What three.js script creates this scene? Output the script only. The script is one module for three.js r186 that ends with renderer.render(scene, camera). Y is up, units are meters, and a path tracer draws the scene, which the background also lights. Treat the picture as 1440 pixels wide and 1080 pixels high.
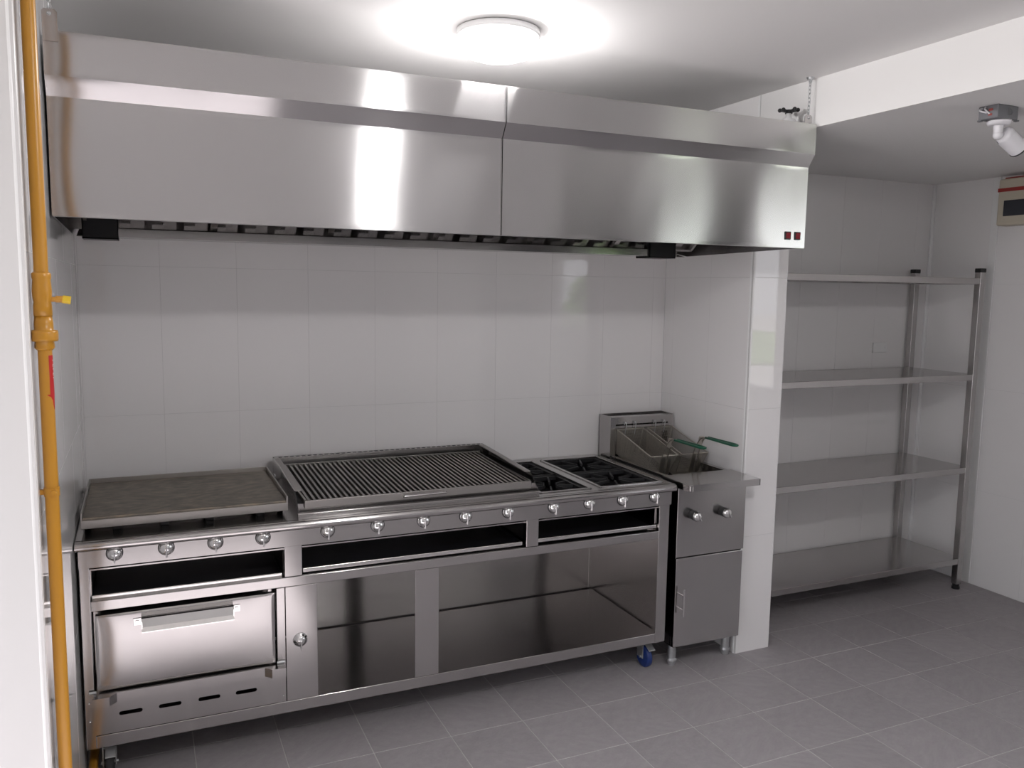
import * as THREE from 'three';
import { RoundedBoxGeometry } from 'three/addons/geometries/RoundedBoxGeometry.js';
import { mergeGeometries } from 'three/addons/utils/BufferGeometryUtils.js';
import { RectAreaLightUniformsLib } from 'three/addons/lights/RectAreaLightUniformsLib.js';
import { ImprovedNoise } from 'three/addons/math/ImprovedNoise.js';

// ------------------------------------------------------------------ camera, sky, light, exposure
const scene = new THREE.Scene();
const camera = new THREE.PerspectiveCamera(2 * Math.atan(540 / 1166.98) * 180 / Math.PI, 4 / 3, 0.05, 100);
camera.position.set(0.3009, 1.7011, 3.6616);
camera.rotation.set(-0.1151, -0.4216, 0.0153, 'YXZ');
scene.add(camera);
scene.background = new THREE.Color().setRGB(0.92, 0.94, 1.0);      // even hazy sky
scene.backgroundIntensity = 8.0;
const sun = new THREE.DirectionalLight(new THREE.Color().setRGB(1.0, 0.97, 0.96), 56);   // falls through the open doorway onto the floor behind the view
sun.position.set(-7.0, 7.2, 2.9); sun.target.position.set(0.1, 0, 3.0); sun.name = 'sun'; sun.castShadow = true;
Object.assign(sun.shadow.camera, { left: -6, right: 6, top: 6, bottom: -6, near: 0.5, far: 20 }); sun.shadow.mapSize.set(2048, 2048);
scene.add(sun, sun.target);
const renderer = new THREE.WebGLRenderer({ antialias: true });
renderer.toneMapping = THREE.LinearToneMapping;
renderer.toneMappingExposure = 0.475;
renderer.shadowMap.enabled = true;
const LAMP_GLOW = 3.3, LAMP_DOWN = 240;                              // each round ceiling lamp: candela to all sides from its dome, nits of its lower face
RectAreaLightUniformsLib.init();

// ------------------------------------------------------------------ helpers
let seed = 12345;
const rnd = () => { seed = (seed * 1664525 + 1013904223) >>> 0; return seed / 4294967296; };
const noise = new ImprovedNoise();
const V = (x, y, z) => new THREE.Vector3(x, y, z);
const names = new Map();
function numbered(n) { const k = names.get(n) || 0; names.set(n, k + 1); return k ? n + '_' + String(k).padStart(3, '0') : n; }
function metricUV(g) {                                               // uv in metres, u along the horizontal
  g = g.index ? g.toNonIndexed() : g;
  const p = g.attributes.position, uv = new Float32Array(p.count * 2), a = V(), b = V(), c = V();
  for (let i = 0; i < p.count; i += 3) {
    a.fromBufferAttribute(p, i); b.fromBufferAttribute(p, i + 1); c.fromBufferAttribute(p, i + 2);
    const n = b.clone().sub(a).cross(c.clone().sub(a)), x = Math.abs(n.x), y = Math.abs(n.y), z = Math.abs(n.z);
    [a, b, c].forEach((q, k) => {
      const s = z >= x && z >= y ? [q.x, q.y] : y >= x ? [q.x, q.z] : [q.z, q.y];
      uv[(i + k) * 2] = s[0]; uv[(i + k) * 2 + 1] = s[1];
    });
  }
  g.setAttribute('uv', new THREE.BufferAttribute(uv, 2));
  return g;
}
function join(geos) {
  const list = [].concat(geos).map((g) => { const q = g.index ? g.toNonIndexed() : g.clone(); for (const k of Object.keys(q.attributes)) if (!['position', 'normal', 'uv'].includes(k)) q.deleteAttribute(k); if (!q.attributes.uv) q.setAttribute('uv', new THREE.BufferAttribute(new Float32Array(q.attributes.position.count * 2), 2)); return q; });
  return list.length === 1 ? list[0] : mergeGeometries(list);
}
const bases = new Map();
function thing(name, label, category, base = [0, 0, 0], group) {
  const o = new THREE.Group(); o.name = numbered(name); o.position.set(...base); scene.add(o);
  o.userData = { label, category }; if (group) o.userData.group = group;
  bases.set(o, base); return o;
}
function structure(name, base = [0, 0, 0], label) {
  const o = new THREE.Group(); o.name = numbered(name); o.position.set(...base); scene.add(o);
  o.userData = { kind: 'structure' }; if (label) o.userData.label = label; bases.set(o, base); return o;
}
function part(name, geos, mat, parent, opt = {}) {                   // geometry given in world metres
  let g = join(geos), base = bases.get(parent);
  if (opt.uv !== false) g = metricUV(g);
  g.translate(-base[0], -base[1], -base[2]);
  const m = new THREE.Mesh(g, mat); m.name = name; m.castShadow = m.receiveShadow = true;
  if (opt.label) m.userData.label = opt.label;
  if (opt.kind) m.userData.kind = opt.kind;
  parent.add(m); bases.set(m, base); return m;
}
function put(name, geo, mat, parent, at, turn) {                     // shared geometry placed in world metres
  const b = bases.get(parent), m = new THREE.Mesh(geo, mat); m.name = name;
  m.position.set(at[0] - b[0], at[1] - b[1], at[2] - b[2]); if (turn) m.rotation.set(...turn);
  m.castShadow = m.receiveShadow = true; parent.add(m); bases.set(m, at); return m;
}
function box(x0, x1, y0, y1, z0, z1, r = 0) {
  const w = x1 - x0, h = y1 - y0, d = z1 - z0;
  const g = r > 0 ? new RoundedBoxGeometry(w, h, d, 2, Math.min(r, w / 2.01, h / 2.01, d / 2.01)) : new THREE.BoxGeometry(w, h, d);
  return g.translate((x0 + x1) / 2, (y0 + y1) / 2, (z0 + z1) / 2);
}
function cyl(r0, r1, h, seg = 20) { return new THREE.CylinderGeometry(r1, r0, h, seg); }   // r0 bottom, r1 top
function bar(a, b, r, seg = 6) {                                      // round bar between two points
  const d = b.clone().sub(a), g = new THREE.CylinderGeometry(r, r, d.length(), seg);
  g.applyQuaternion(new THREE.Quaternion().setFromUnitVectors(V(0, 1, 0), d.normalize()));
  return g.translate((a.x + b.x) / 2, (a.y + b.y) / 2, (a.z + b.z) / 2);
}
function tube(pts, r, seg = 10, n = 40, closed = false, tension = 0.5) { return new THREE.TubeGeometry(new THREE.CatmullRomCurve3(pts.map((p) => V(...p)), closed, 'catmullrom', tension), n, r, seg, closed); }
function prismX(pts, x0, x1, holes) {                                 // polygon of (z, y) drawn out along x
  const s = new THREE.Shape(pts.map((p) => new THREE.Vector2(p[0], p[1])));
  for (const h of holes || []) s.holes.push(new THREE.Path(h.map((p) => new THREE.Vector2(p[0], p[1]))));
  return new THREE.ExtrudeGeometry(s, { depth: x1 - x0, bevelEnabled: false }).rotateY(-Math.PI / 2).translate(x1, 0, 0);
}
function plateXY(pts, z0, z1, holes) {                                // polygon of (x, y) with thickness in z
  const s = new THREE.Shape(pts.map((p) => new THREE.Vector2(p[0], p[1])));
  for (const h of holes || []) s.holes.push(new THREE.Path(h.map((p) => new THREE.Vector2(p[0], p[1]))));
  return new THREE.ExtrudeGeometry(s, { depth: z1 - z0, bevelEnabled: false }).translate(0, 0, z0);
}
function plateXZ(pts, y0, y1, holes) {                                // polygon of (x, z) with thickness in y
  const s = new THREE.Shape(pts.map((p) => new THREE.Vector2(p[0], p[1])));
  for (const h of holes || []) s.holes.push(new THREE.Path(h.map((p) => new THREE.Vector2(p[0], p[1]))));
  return new THREE.ExtrudeGeometry(s, { depth: y1 - y0, bevelEnabled: false }).rotateX(Math.PI / 2).translate(0, y1, 0);
}
const rect = (a, b, c, d) => [[a, c], [b, c], [b, d], [a, d]];
function slot(cx, cy, w, h) { const o = [], r = h / 2; for (let i = 0; i <= 8; i++) { const t = Math.PI / 2 + Math.PI * i / 8; o.push([cx - w / 2 + r + r * Math.cos(t), cy + r * Math.sin(t)]); } for (let i = 0; i <= 8; i++) { const t = -Math.PI / 2 + Math.PI * i / 8; o.push([cx + w / 2 - r + r * Math.cos(t), cy + r * Math.sin(t)]); } return o; }
function circle(cx, cy, r, n = 20) { const o = []; for (let i = 0; i < n; i++) o.push([cx + r * Math.cos(i / n * 2 * Math.PI), cy + r * Math.sin(i / n * 2 * Math.PI)]); return o; }
function sheet(f, nu, nv, t) {                                        // bent sheet metal: f(u, v) is its face, t its thickness away from the face normal
  const P = [], at = (i, j) => f(i / nu, j / nv), pos = [], nor = [], uv = [], idx = [];
  for (let s = 0; s < 2; s++) for (let j = 0; j <= nv; j++) for (let i = 0; i <= nu; i++) {
    const p = at(i, j), e = 1e-3, u = i / nu, v = j / nv;
    const du = f(Math.min(1, u + e), v).sub(f(Math.max(0, u - e), v)), dv = f(u, Math.min(1, v + e)).sub(f(u, Math.max(0, v - e)));
    const n = du.cross(dv).normalize();
    if (s) p.addScaledVector(n, -t);
    pos.push(p.x, p.y, p.z); nor.push(...(s ? n.negate() : n).toArray()); uv.push(0, 0);
  }
  const W = nu + 1, K = W * (nv + 1);
  for (let j = 0; j < nv; j++) for (let i = 0; i < nu; i++) {
    const a = j * W + i; idx.push(a, a + 1, a + W + 1, a, a + W + 1, a + W);
    const b = K + a; idx.push(b, b + W + 1, b + 1, b, b + W, b + W + 1);
  }
  const g = new THREE.BufferGeometry();
  g.setAttribute('position', new THREE.Float32BufferAttribute(pos, 3)); g.setAttribute('normal', new THREE.Float32BufferAttribute(nor, 3)); g.setAttribute('uv', new THREE.Float32BufferAttribute(uv, 2)); g.setIndex(idx);
  const edge = (list) => { const q = []; for (let k = 0; k + 1 < list.length; k++) { const a = list[k], b = list[k + 1]; q.push(a, a + K, b + K, a, b + K, b); } const e = new THREE.BufferGeometry(); e.setAttribute('position', new THREE.Float32BufferAttribute(pos, 3)); e.setAttribute('uv', new THREE.Float32BufferAttribute(uv, 2)); e.setIndex(q); const n = e.toNonIndexed(); n.computeVertexNormals(); return n; };
  const row = (j) => Array.from({ length: W }, (_, i) => j * W + i), col = (i) => Array.from({ length: nv + 1 }, (_, j) => j * W + i);
  return [g, edge(row(0)), edge(col(nu)), edge(row(nv).reverse()), edge(col(0).reverse())];
}

// ------------------------------------------------------------------ textures and materials
function dataTex(w, h, f, srgb) {
  const d = new Uint8Array(w * h * 4);
  for (let y = 0; y < h; y++) for (let x = 0; x < w; x++) { const c = f(x / w, y / h, x, y), k = (y * w + x) * 4; d[k] = c[0] * 255; d[k + 1] = c[1] * 255; d[k + 2] = c[2] * 255; d[k + 3] = 255; }
  const t = new THREE.DataTexture(d, w, h); t.wrapS = t.wrapT = THREE.RepeatWrapping; t.magFilter = THREE.LinearFilter; t.minFilter = THREE.LinearMipmapLinearFilter; t.generateMipmaps = true;
  if (srgb) t.colorSpace = THREE.SRGBColorSpace; t.needsUpdate = true; return t;
}
const clamp = (v) => Math.min(1, Math.max(0, v));
const tiled = (x, y, f, s) => {                                       // noise that repeats over the unit square
  const a = x * 2 * Math.PI, b = y * 2 * Math.PI; return noise.noise(f * Math.cos(a) + s, f * Math.sin(a) + f * Math.cos(b) * 1.3, f * Math.sin(b) * 1.3 + s);
};
const rows = Array.from({ length: 512 }, () => rnd());
const brushRough = dataTex(128, 512, (u, v, x, y) => { const r = rows[y] * 0.5 + 0.25 + 0.18 * noise.noise(Math.cos(u * 6.283) * 2, Math.sin(u * 6.283) * 2, y * 0.9); const g = 0.92 + 0.08 * clamp(r); return [g, g, g]; });
brushRough.repeat.set(0.8, 13);
const stone = dataTex(256, 256, (u, v) => { const n = 0.5 * tiled(u, v, 3, 7) + 0.35 * tiled(u, v, 9, 3) + 0.3 * tiled(u, v, 22, 1) + 0.25 * (rnd() - 0.5); const g = 0.93 + 0.07 * n; return [g, g * (0.992 + 0.01 * tiled(u, v, 5, 11)), g]; }, true);
stone.repeat.set(1.37, 1.37);
const stoneBump = dataTex(256, 256, (u, v) => { const g = 0.5 + 0.2 * tiled(u, v, 20, 1) + 0.3 * (rnd() - 0.5); return [g, g, g]; });
stoneBump.repeat.set(3, 3);
const scorch = dataTex(256, 256, (u, v, x, y) => { const s = 0.5 * tiled(u, v, 2.2, 3) + 0.3 * tiled(u, v, 6, 5) + 0.22 * noise.noise(Math.cos(u * 6.283) * 1.5, Math.sin(u * 6.283) * 1.5, y * 0.35); const g = 0.52 + 0.20 * s; return [g * (1.02 + 0.05 * s), g * 0.97, g * (0.90 - 0.06 * s)]; }, true);
scorch.repeat.set(1.6, 1.9);
const wear = dataTex(128, 128, (u, v) => { const g = 0.8 + 0.2 * tiled(u, v, 4, 2); return [g, g, g]; });

const std = (o) => new THREE.MeshStandardMaterial(o);
const lin = (r, g, b) => new THREE.Color().setRGB(r, g, b);
const M = {};
const steel = (c, rough, aniso = 0.6) => new THREE.MeshPhysicalMaterial({ color: lin(...c), metalness: 1, roughness: rough, roughnessMap: brushRough, anisotropy: aniso, anisotropyRotation: Math.PI / 2 });
M.hood = steel([0.50, 0.49, 0.49], 0.21, 1.0);
M.steel = steel([0.50, 0.485, 0.48], 0.18, 0.8);
M.bright = std({ color: lin(0.72, 0.71, 0.70), metalness: 1, roughness: 0.16 });
M.chrome = std({ color: lin(0.80, 0.80, 0.80), metalness: 1, roughness: 0.06 });
M.galv = std({ color: lin(0.55, 0.56, 0.57), metalness: 0.9, roughness: 0.42 });
M.griddle = new THREE.MeshPhysicalMaterial({ color: lin(0.85, 0.83, 0.80), map: scorch, metalness: 0.85, roughness: 0.42 });
M.grate = std({ color: lin(0.36, 0.345, 0.33), metalness: 0.9, roughness: 0.36 });
M.iron = std({ color: lin(0.018, 0.018, 0.02), metalness: 0.2, roughness: 0.6 });
M.enamel = std({ color: lin(0.008, 0.008, 0.010), metalness: 0.1, roughness: 0.35 });
M.black = std({ color: lin(0.012, 0.012, 0.013), roughness: 0.5 });
M.rubber = std({ color: lin(0.02, 0.02, 0.022), roughness: 0.75 });
M.blue = std({ color: lin(0.012, 0.035, 0.17), roughness: 0.4 });
M.wire = std({ color: lin(0.52, 0.49, 0.44), metalness: 1, roughness: 0.36 });
M.green = std({ color: lin(0.006, 0.085, 0.045), roughness: 0.32 });
M.oil = std({ color: lin(0.01, 0.009, 0.008), roughness: 0.3 });
M.wallTile = new THREE.MeshPhysicalMaterial({ color: lin(0.79, 0.775, 0.775), roughness: 0.015, specularIntensity: 0.9 });
M.grout = std({ color: lin(0.55, 0.54, 0.54), roughness: 0.8 });
M.paint = std({ color: lin(0.76, 0.75, 0.745), roughness: 0.75 });
M.pvc = std({ color: lin(0.80, 0.80, 0.80), roughness: 0.25 });
M.floorTile = [0.365, 0.378, 0.388].map((k) => new THREE.MeshPhysicalMaterial({ color: lin(k * 1.03, k * 0.985, k), map: stone, bumpMap: stoneBump, bumpScale: 0.0006, roughness: 0.5 }));
M.floorGrout = std({ color: lin(0.52, 0.51, 0.50), roughness: 0.85 });
M.pipe = std({ color: lin(0.50, 0.235, 0.022), roughness: 0.32 });
M.pipeOld = std({ color: lin(0.62, 0.42, 0.02), roughness: 0.4 });
M.plastic = std({ color: lin(0.74, 0.74, 0.74), roughness: 0.35 });
M.camWhite = std({ color: lin(0.70, 0.69, 0.72), roughness: 0.35 });
M.conduit = std({ color: lin(0.16, 0.16, 0.175), roughness: 0.55 });
M.beige = std({ color: lin(0.52, 0.47, 0.38), roughness: 0.5 });
M.red = std({ color: lin(0.30, 0.03, 0.025), roughness: 0.45 });
M.switchRed = std({ color: lin(0.22, 0.012, 0.02), roughness: 0.25 });
M.darkPanel = std({ color: lin(0.03, 0.032, 0.04), roughness: 0.3 });
M.copper = std({ color: lin(0.30, 0.05, 0.04), roughness: 0.5 });
M.addedDark = std({ color: lin(0.10, 0.10, 0.11), roughness: 0.5 });  // for the two dark panels added behind the view, mirrored by the hood
M.frame = std({ color: lin(0.65, 0.65, 0.66), roughness: 0.4 });
M.glass = new THREE.MeshPhysicalMaterial({ color: 0xffffff, roughness: 0.02, transmission: 1, thickness: 0, ior: 1.45 });
M.diffuser = std({ color: lin(0.85, 0.85, 0.85), roughness: 0.5, emissive: lin(1, 0.985, 0.96), emissiveIntensity: 6 });
M.yard = std({ color: lin(0.33, 0.32, 0.30), roughness: 0.9 });
M.lawn = std({ color: lin(0.13, 0.22, 0.06), roughness: 0.95 });
M.leaf = std({ color: lin(0.16, 0.27, 0.09), roughness: 0.8 });
M.kerb = std({ color: lin(0.70, 0.69, 0.66), roughness: 0.8 });

// ------------------------------------------------------------------ room: sizes
const XL = 0.080, XR = 2.813, XQ = 3.015, ZP = 0.677, XE = 4.748, YC = 2.556, YS = 2.364, ZL = 1.60, ZB = 5.4, XW = -1.0;
const GAP = 0.0004, TH = 0.008;
// a wall clad in tiles: n axis across, tiles stand proud of a backing of grout
function tiledWall(name, axis, at, dir, a0, a1, y0, y1, aOrigin, backT = 0.10, skip, label) {
  const w = structure(name, [0, 0, 0], label);
  const slab = (p0, p1, A0, A1, B0, B1) => axis === 'z' ? box(A0, A1, B0, B1, p0, p1) : box(p0, p1, B0, B1, A0, A1);
  const face = at - dir * 0.0007, back = face - dir * (backT + TH);
  if (!skip) part('backing', slab(Math.min(face, back), Math.max(face, back), a0, a1, y0, y1), M.grout, w);
  else for (const [A0, A1, B0, B1] of skip.walls) part('backing', slab(Math.min(face, back), Math.max(face, back), A0, A1, B0, B1), M.grout, w);
  const cuts = (lo, hi, o, s) => { const c = [lo]; for (let v = o + Math.ceil((lo - o + 0.004) / s) * s; v < hi - 0.004; v += s) c.push(v); c.push(hi); return c; };
  const ca = cuts(a0, a1, aOrigin, 0.295), cy = cuts(y0, y1, 1.765, 0.6), cache = new Map();
  for (let i = 0; i + 1 < ca.length; i++) for (let j = 0; j + 1 < cy.length; j++) {
    const A0 = ca[i], A1 = ca[i + 1], B0 = cy[j], B1 = cy[j + 1], w0 = A1 - A0 - 2 * GAP, h0 = B1 - B0 - 2 * GAP;
    if (w0 < 0.012 || h0 < 0.012) continue;
    const key = w0.toFixed(4) + h0.toFixed(4);
    if (!cache.has(key)) cache.set(key, metricUV(axis === 'z' ? new RoundedBoxGeometry(w0, h0, TH, 1, 0.0006) : new RoundedBoxGeometry(TH, h0, w0, 1, 0.0006)));
    const mid = at - dir * TH / 2 + (rnd() - 0.5) * 0.0003;
    put('wall_tile', cache.get(key), M.wallTile, w, axis === 'z' ? [(A0 + A1) / 2, (B0 + B1) / 2, mid] : [mid, (B0 + B1) / 2, (A0 + A1) / 2], [(rnd() - 0.5) * 0.0005, (rnd() - 0.5) * 0.0005, 0]);
  }
  return w;
}
// ------------------------------------------------------------------ floor
{
  const f = structure('floor', [0, 0, 0], 'grey square floor tiles with pale grout lines');
  part('screed', box(XW - 0.1, XE + 0.1, -0.12, -0.0015, -0.1, ZB + 0.1), M.floorGrout, f);
  const T = 0.3, gx = 1.0311, gz = 0.8484, zEnd = gz + 7 * T, cache = new Map();
  const cuts = (lo, hi, o) => { const c = [lo]; for (let v = o + Math.ceil((lo - o + 0.004) / T) * T; v < hi - 0.004; v += T) c.push(v); c.push(hi); return c; };
  const cx = cuts(XL, XE, gx), cz = cuts(0.0, zEnd, gz);
  for (let i = 0; i + 1 < cx.length; i++) for (let j = 0; j + 1 < cz.length; j++) {
    const w = cx[i + 1] - cx[i] - 0.0036, d = cz[j + 1] - cz[j] - 0.0036; if (w < 0.012 || d < 0.012) continue;
    const key = w.toFixed(4) + d.toFixed(4), v = (rnd() * 4) | 0, ck = key + v;
    if (!cache.has(ck)) { const g = metricUV(new RoundedBoxGeometry(w, 0.01, d, 1, 0.0012)), u = g.attributes.uv; for (let k = 0; k < u.count; k++) u.setXY(k, u.getX(k) + v * 0.37, u.getY(k) + v * 0.61); cache.set(ck, g); }
    put('floor_tile', cache.get(ck), M.floorTile[(rnd() * 3) | 0], f, [(cx[i] + cx[i + 1]) / 2, -0.005 + (rnd() - 0.5) * 0.0003, (cz[j] + cz[j + 1]) / 2]);
  }
  part('floor_beyond', [box(XL, XE, -0.012, 0, zEnd, ZB), box(XW, XL, -0.012, 0, ZL, ZB)], M.floorTile[1], f);
}
// ------------------------------------------------------------------ walls
tiledWall('wall_back', 'z', 0, 1, XL - 0.1, XR, 0, YC, 0.674, 0.1, null, 'glossy white tiled wall behind the cooking range');
tiledWall('wall_alcove', 'z', 0, 1, XR, XE + 0.1, 0, YS, 3.135, 0.1, null, 'white tiled wall behind the steel shelving');
tiledWall('wall_left', 'x', XL, 1, 0.0, ZL, 0, YC, 0.275, 0.1, null, 'white tiled side wall at the left end of the range');
tiledWall('wall_return', 'z', ZL, 1, XW, XL, 0, YC, XL, 0.1, null, 'white tiled wall beside the yellow gas pipe');
{ // partition between range bay and shelving alcove
  const p = structure('wall_partition', [0, 0, 0], 'short white tiled partition beside the fryer');
  part('core', box(XR + 0.0007, XQ - 0.0007, 0, YC, 0, ZP - 0.0007), M.grout, p);
  const rowsY = [0, 0.565, 1.165, 1.765, 2.365, YC];
  for (let j = 0; j < 5; j++) {
    const y0 = rowsY[j] + GAP, y1 = rowsY[j + 1] - GAP;
    part('wall_tile', box(XR + 0.012, XQ, y0, y1, ZP - TH, ZP, 0.0012), M.wallTile, p);
    for (const [a, b] of [[0.002, 0.082], [0.082, 0.377], [0.377, ZP - 0.012]]) {
      part('wall_tile', box(XR, XR + TH, y0, y1, a + GAP, b - GAP, 0.0012), M.wallTile, p);
      part('wall_tile', box(XQ - TH, XQ, y0, y1, a + GAP, b - GAP, 0.0012), M.wallTile, p);
    }
  }
  const t = structure('trim_1', [XR, 0, ZP], 'white plastic corner trim on the partition edge');
  const q = []; for (let i = 0; i <= 8; i++) { const a = Math.PI / 2 * i / 8; q.push([XR + 0.014 - 0.0155 * Math.cos(a), ZP - 0.014 + 0.0155 * Math.sin(a)]); } q.push([XR + 0.014, ZP - 0.014]);
  part('corner_profile', plateXZ(q, 0.0, YC), M.pvc, t);
}
{
  const t = structure('trim_4', [XL, 0, ZL], 'white plastic corner trim beside the gas pipe');
  const q = []; for (let i = 0; i <= 8; i++) { const a = Math.PI / 2 * i / 8; q.push([XL - 0.012 + 0.0135 * Math.cos(a), ZL - 0.012 + 0.0135 * Math.sin(a)]); } q.push([XL - 0.012, ZL - 0.012]);
  part('corner_profile', plateXZ(q.reverse(), 0.0, YC), M.pvc, t);
}
{ // right wall with two windows
  const w1 = [4.3, 5.15, 1.2, 2.33], w2 = [2.67, 3.66, 0.9, 2.33];
  const w = structure('wall_right', [0, 0, 0], 'white wall on the right of the shelving');
  const x0 = XE, x1 = XE + 0.16, hole = [rect(w1[0], w1[1], w1[2], w1[3]), rect(w2[0], w2[1], w2[2], w2[3])];
  part('backing', prismX(rect(-0.1, ZB + 0.1, 0, YC + 0.1), x0 + 0.0007, x1, hole), M.grout, w);
  const cuts = [0.0, 0.432, 0.732, 1.032, 1.332, 1.632, 1.932], rowsY = [0, 0.565, 1.165, 1.765, YS];
  for (let i = 0; i + 1 < cuts.length; i++) for (let j = 0; j < 4; j++) part('wall_tile', box(x0, x0 + TH, rowsY[j] + GAP, rowsY[j + 1] - GAP, cuts[i] + GAP, cuts[i + 1] - GAP, 0.0006), M.wallTile, w);
  part('wall_tile', prismX(rect(1.933, ZB, 0, YS), x0, x0 + TH, hole), M.wallTile, w);
  const t = structure('trim_2', [XE, 0, 0.41], 'white cover strip on the right wall');
  part('cover_strip', box(XE - 0.006, XE + 0.002, 0, YS, 0.385, 0.43, 0.003), M.pvc, t);
  const t3 = structure('trim_3', [XE, 0, 0], 'white corner trim in the shelving alcove');
  part('corner_profile', box(XE - 0.022, XE + 0.002, 0, YS, -0.002, 0.014, 0.006), M.pvc, t3);
  let n = 1;
  for (const [z0, z1, y0, y1] of [w1, w2]) {
    const win = structure('window_' + n++, [XE + 0.08, y0, z0]);
    part('window_frame', [box(x0 + 0.03, x1 - 0.03, y0, y0 + 0.05, z0, z1, 0.004), box(x0 + 0.03, x1 - 0.03, y1 - 0.05, y1, z0, z1, 0.004), box(x0 + 0.03, x1 - 0.03, y0, y1, z0, z0 + 0.05, 0.004), box(x0 + 0.03, x1 - 0.03, y0, y1, z1 - 0.05, z1, 0.004)], M.frame, win);
    part('pane', box(x0 + 0.076, x0 + 0.080, y0 + 0.05, y1 - 0.05, z0 + 0.05, z1 - 0.05), M.glass, win);
  }
}
{ // the side of the room behind the camera
  const w = structure('wall_rear', [0, 0, ZB]);
  part('plaster', plateXY(rect(XW - 0.1, XE + 0.1, 0, YC + 0.1), ZB, ZB + 0.15, [rect(1.95, 2.85, 0.001, 2.1)]), M.paint, w);
  const s = structure('wall_left_rear', [XW, 0, 3]);
  part('plaster', prismX(rect(ZL - 0.1, ZB + 0.1, 0, YC + 0.1), XW - 0.12, XW, [rect(1.64, 3.15, 0.001, 2.25)]), M.paint, s);
  const e = structure('door_2', [XW, 0, 3], 'wide open doorway to the yard');
  part('door_frame', [box(XW - 0.12, XW + 0.005, 0, 2.25, 1.64, 1.69, 0.004), box(XW - 0.12, XW + 0.005, 0, 2.25, 3.10, 3.15, 0.004), box(XW - 0.12, XW + 0.005, 2.20, 2.25, 1.64, 3.15, 0.004)], M.frame, e);
  const g = structure('added_dark_panel_4', [XE, 0, 3.98], 'added dark grey panel between the two windows for a dark band in the hood reflection');
  part('leaf_panel', box(XE - 0.012, XE, 0.005, 2.30, 3.70, 4.25, 0.003), M.addedDark, g);  // invented flat panel, darkens the hood reflection between the window bands
  const f = structure('added_dark_panel_3', [4.3, 0, ZB], 'added dark grey panel in the rear corner for a dark band in the hood reflection');
  part('leaf_panel', box(3.95, 4.70, 0.005, 2.30, ZB - 0.03, ZB - 0.001, 0.003), M.addedDark, f);  // added panel out of view, stands in for a dark corner mirrored in the hood
  const d = structure('door_1', [1.95, 0, ZB], 'closed grey door in the rear wall');
  part('door_frame', [box(1.95, 1.99, 0, 2.1, ZB, ZB + 0.15, 0.004), box(2.81, 2.85, 0, 2.1, ZB, ZB + 0.15, 0.004), box(1.95, 2.85, 2.06, 2.1, ZB, ZB + 0.15, 0.004)], M.frame, d);
  part('leaf_panel', box(1.99, 2.81, 0.005, 2.06, ZB + 0.05, ZB + 0.09, 0.003), M.frame, d);
}
{ // ceilings
  const c = structure('ceiling', [0, YC, 0], 'white painted ceiling over the range');
  part('ceiling_board', box(XW - 0.1, XR + 0.1, YC, YC + 0.12, -0.1, ZB + 0.1), M.paint, c);
  const b = structure('ceiling', [XR, YS, 0], 'lower white ceiling and beam face over the shelving');
  part('ceiling_board', [box(XR + 0.05, XE + 0.16, YS, YS + 0.05, ZP, ZB + 0.1), box(XQ, XE + 0.16, YS, YS + 0.05, -0.1, ZP)], M.paint, b);
  part('beam_face', box(XR, XR + 0.05, YS, YC, ZP + 0.001, ZB), M.paint, b);
  part('roof_board', box(XR + 0.05, XE + 0.16, YS + 0.05, YC + 0.12, -0.1, ZB + 0.1), M.paint, b);
}
// ------------------------------------------------------------------ round ceiling lamps
for (const [cx, cz, what] of [[1.425, 1.0, 'round white ceiling lamp shining above the exhaust hood'], [1.53, 2.9, 'round white ceiling lamp in the open middle of the kitchen']]) {
  const R = 0.14;
  const l = thing('ceiling_lamp', what, 'lamp', [cx, YC, cz], 'round ceiling lamps');
  part('housing', new THREE.LatheGeometry([[0, YC], [R * 0.93, YC], [R, YC - 0.004], [R, YC - 0.020], [R * 0.95, YC - 0.024], [0, YC - 0.024]].map((p) => new THREE.Vector2(...p)), 48).translate(cx, 0, cz), M.plastic, l);
  part('diffuser', new THREE.LatheGeometry([[R * 0.94, YC - 0.024], [R * 0.93, YC - 0.058], [R * 0.84, YC - 0.078], [R * 0.55, YC - 0.092], [0, YC - 0.098]].map((p) => new THREE.Vector2(...p)), 48).translate(cx, 0, cz), M.diffuser, l, { label: 'glowing white diffuser' });
  const p = new THREE.PointLight(new THREE.Color().setRGB(1, 0.98, 0.98), LAMP_GLOW, 0, 2);
  p.position.set(cx, YC - 0.078, cz); p.castShadow = true; p.shadow.radius = 2.0; p.name = 'ceiling_lamp_bulb'; scene.add(p);
  const a = new THREE.RectAreaLight(new THREE.Color().setRGB(1, 0.98, 0.98), LAMP_DOWN, 0.2, 0.2);
  a.position.set(cx, YC - 0.101, cz); a.rotation.x = -Math.PI / 2; a.name = 'ceiling_lamp_face'; scene.add(a);
}
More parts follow.
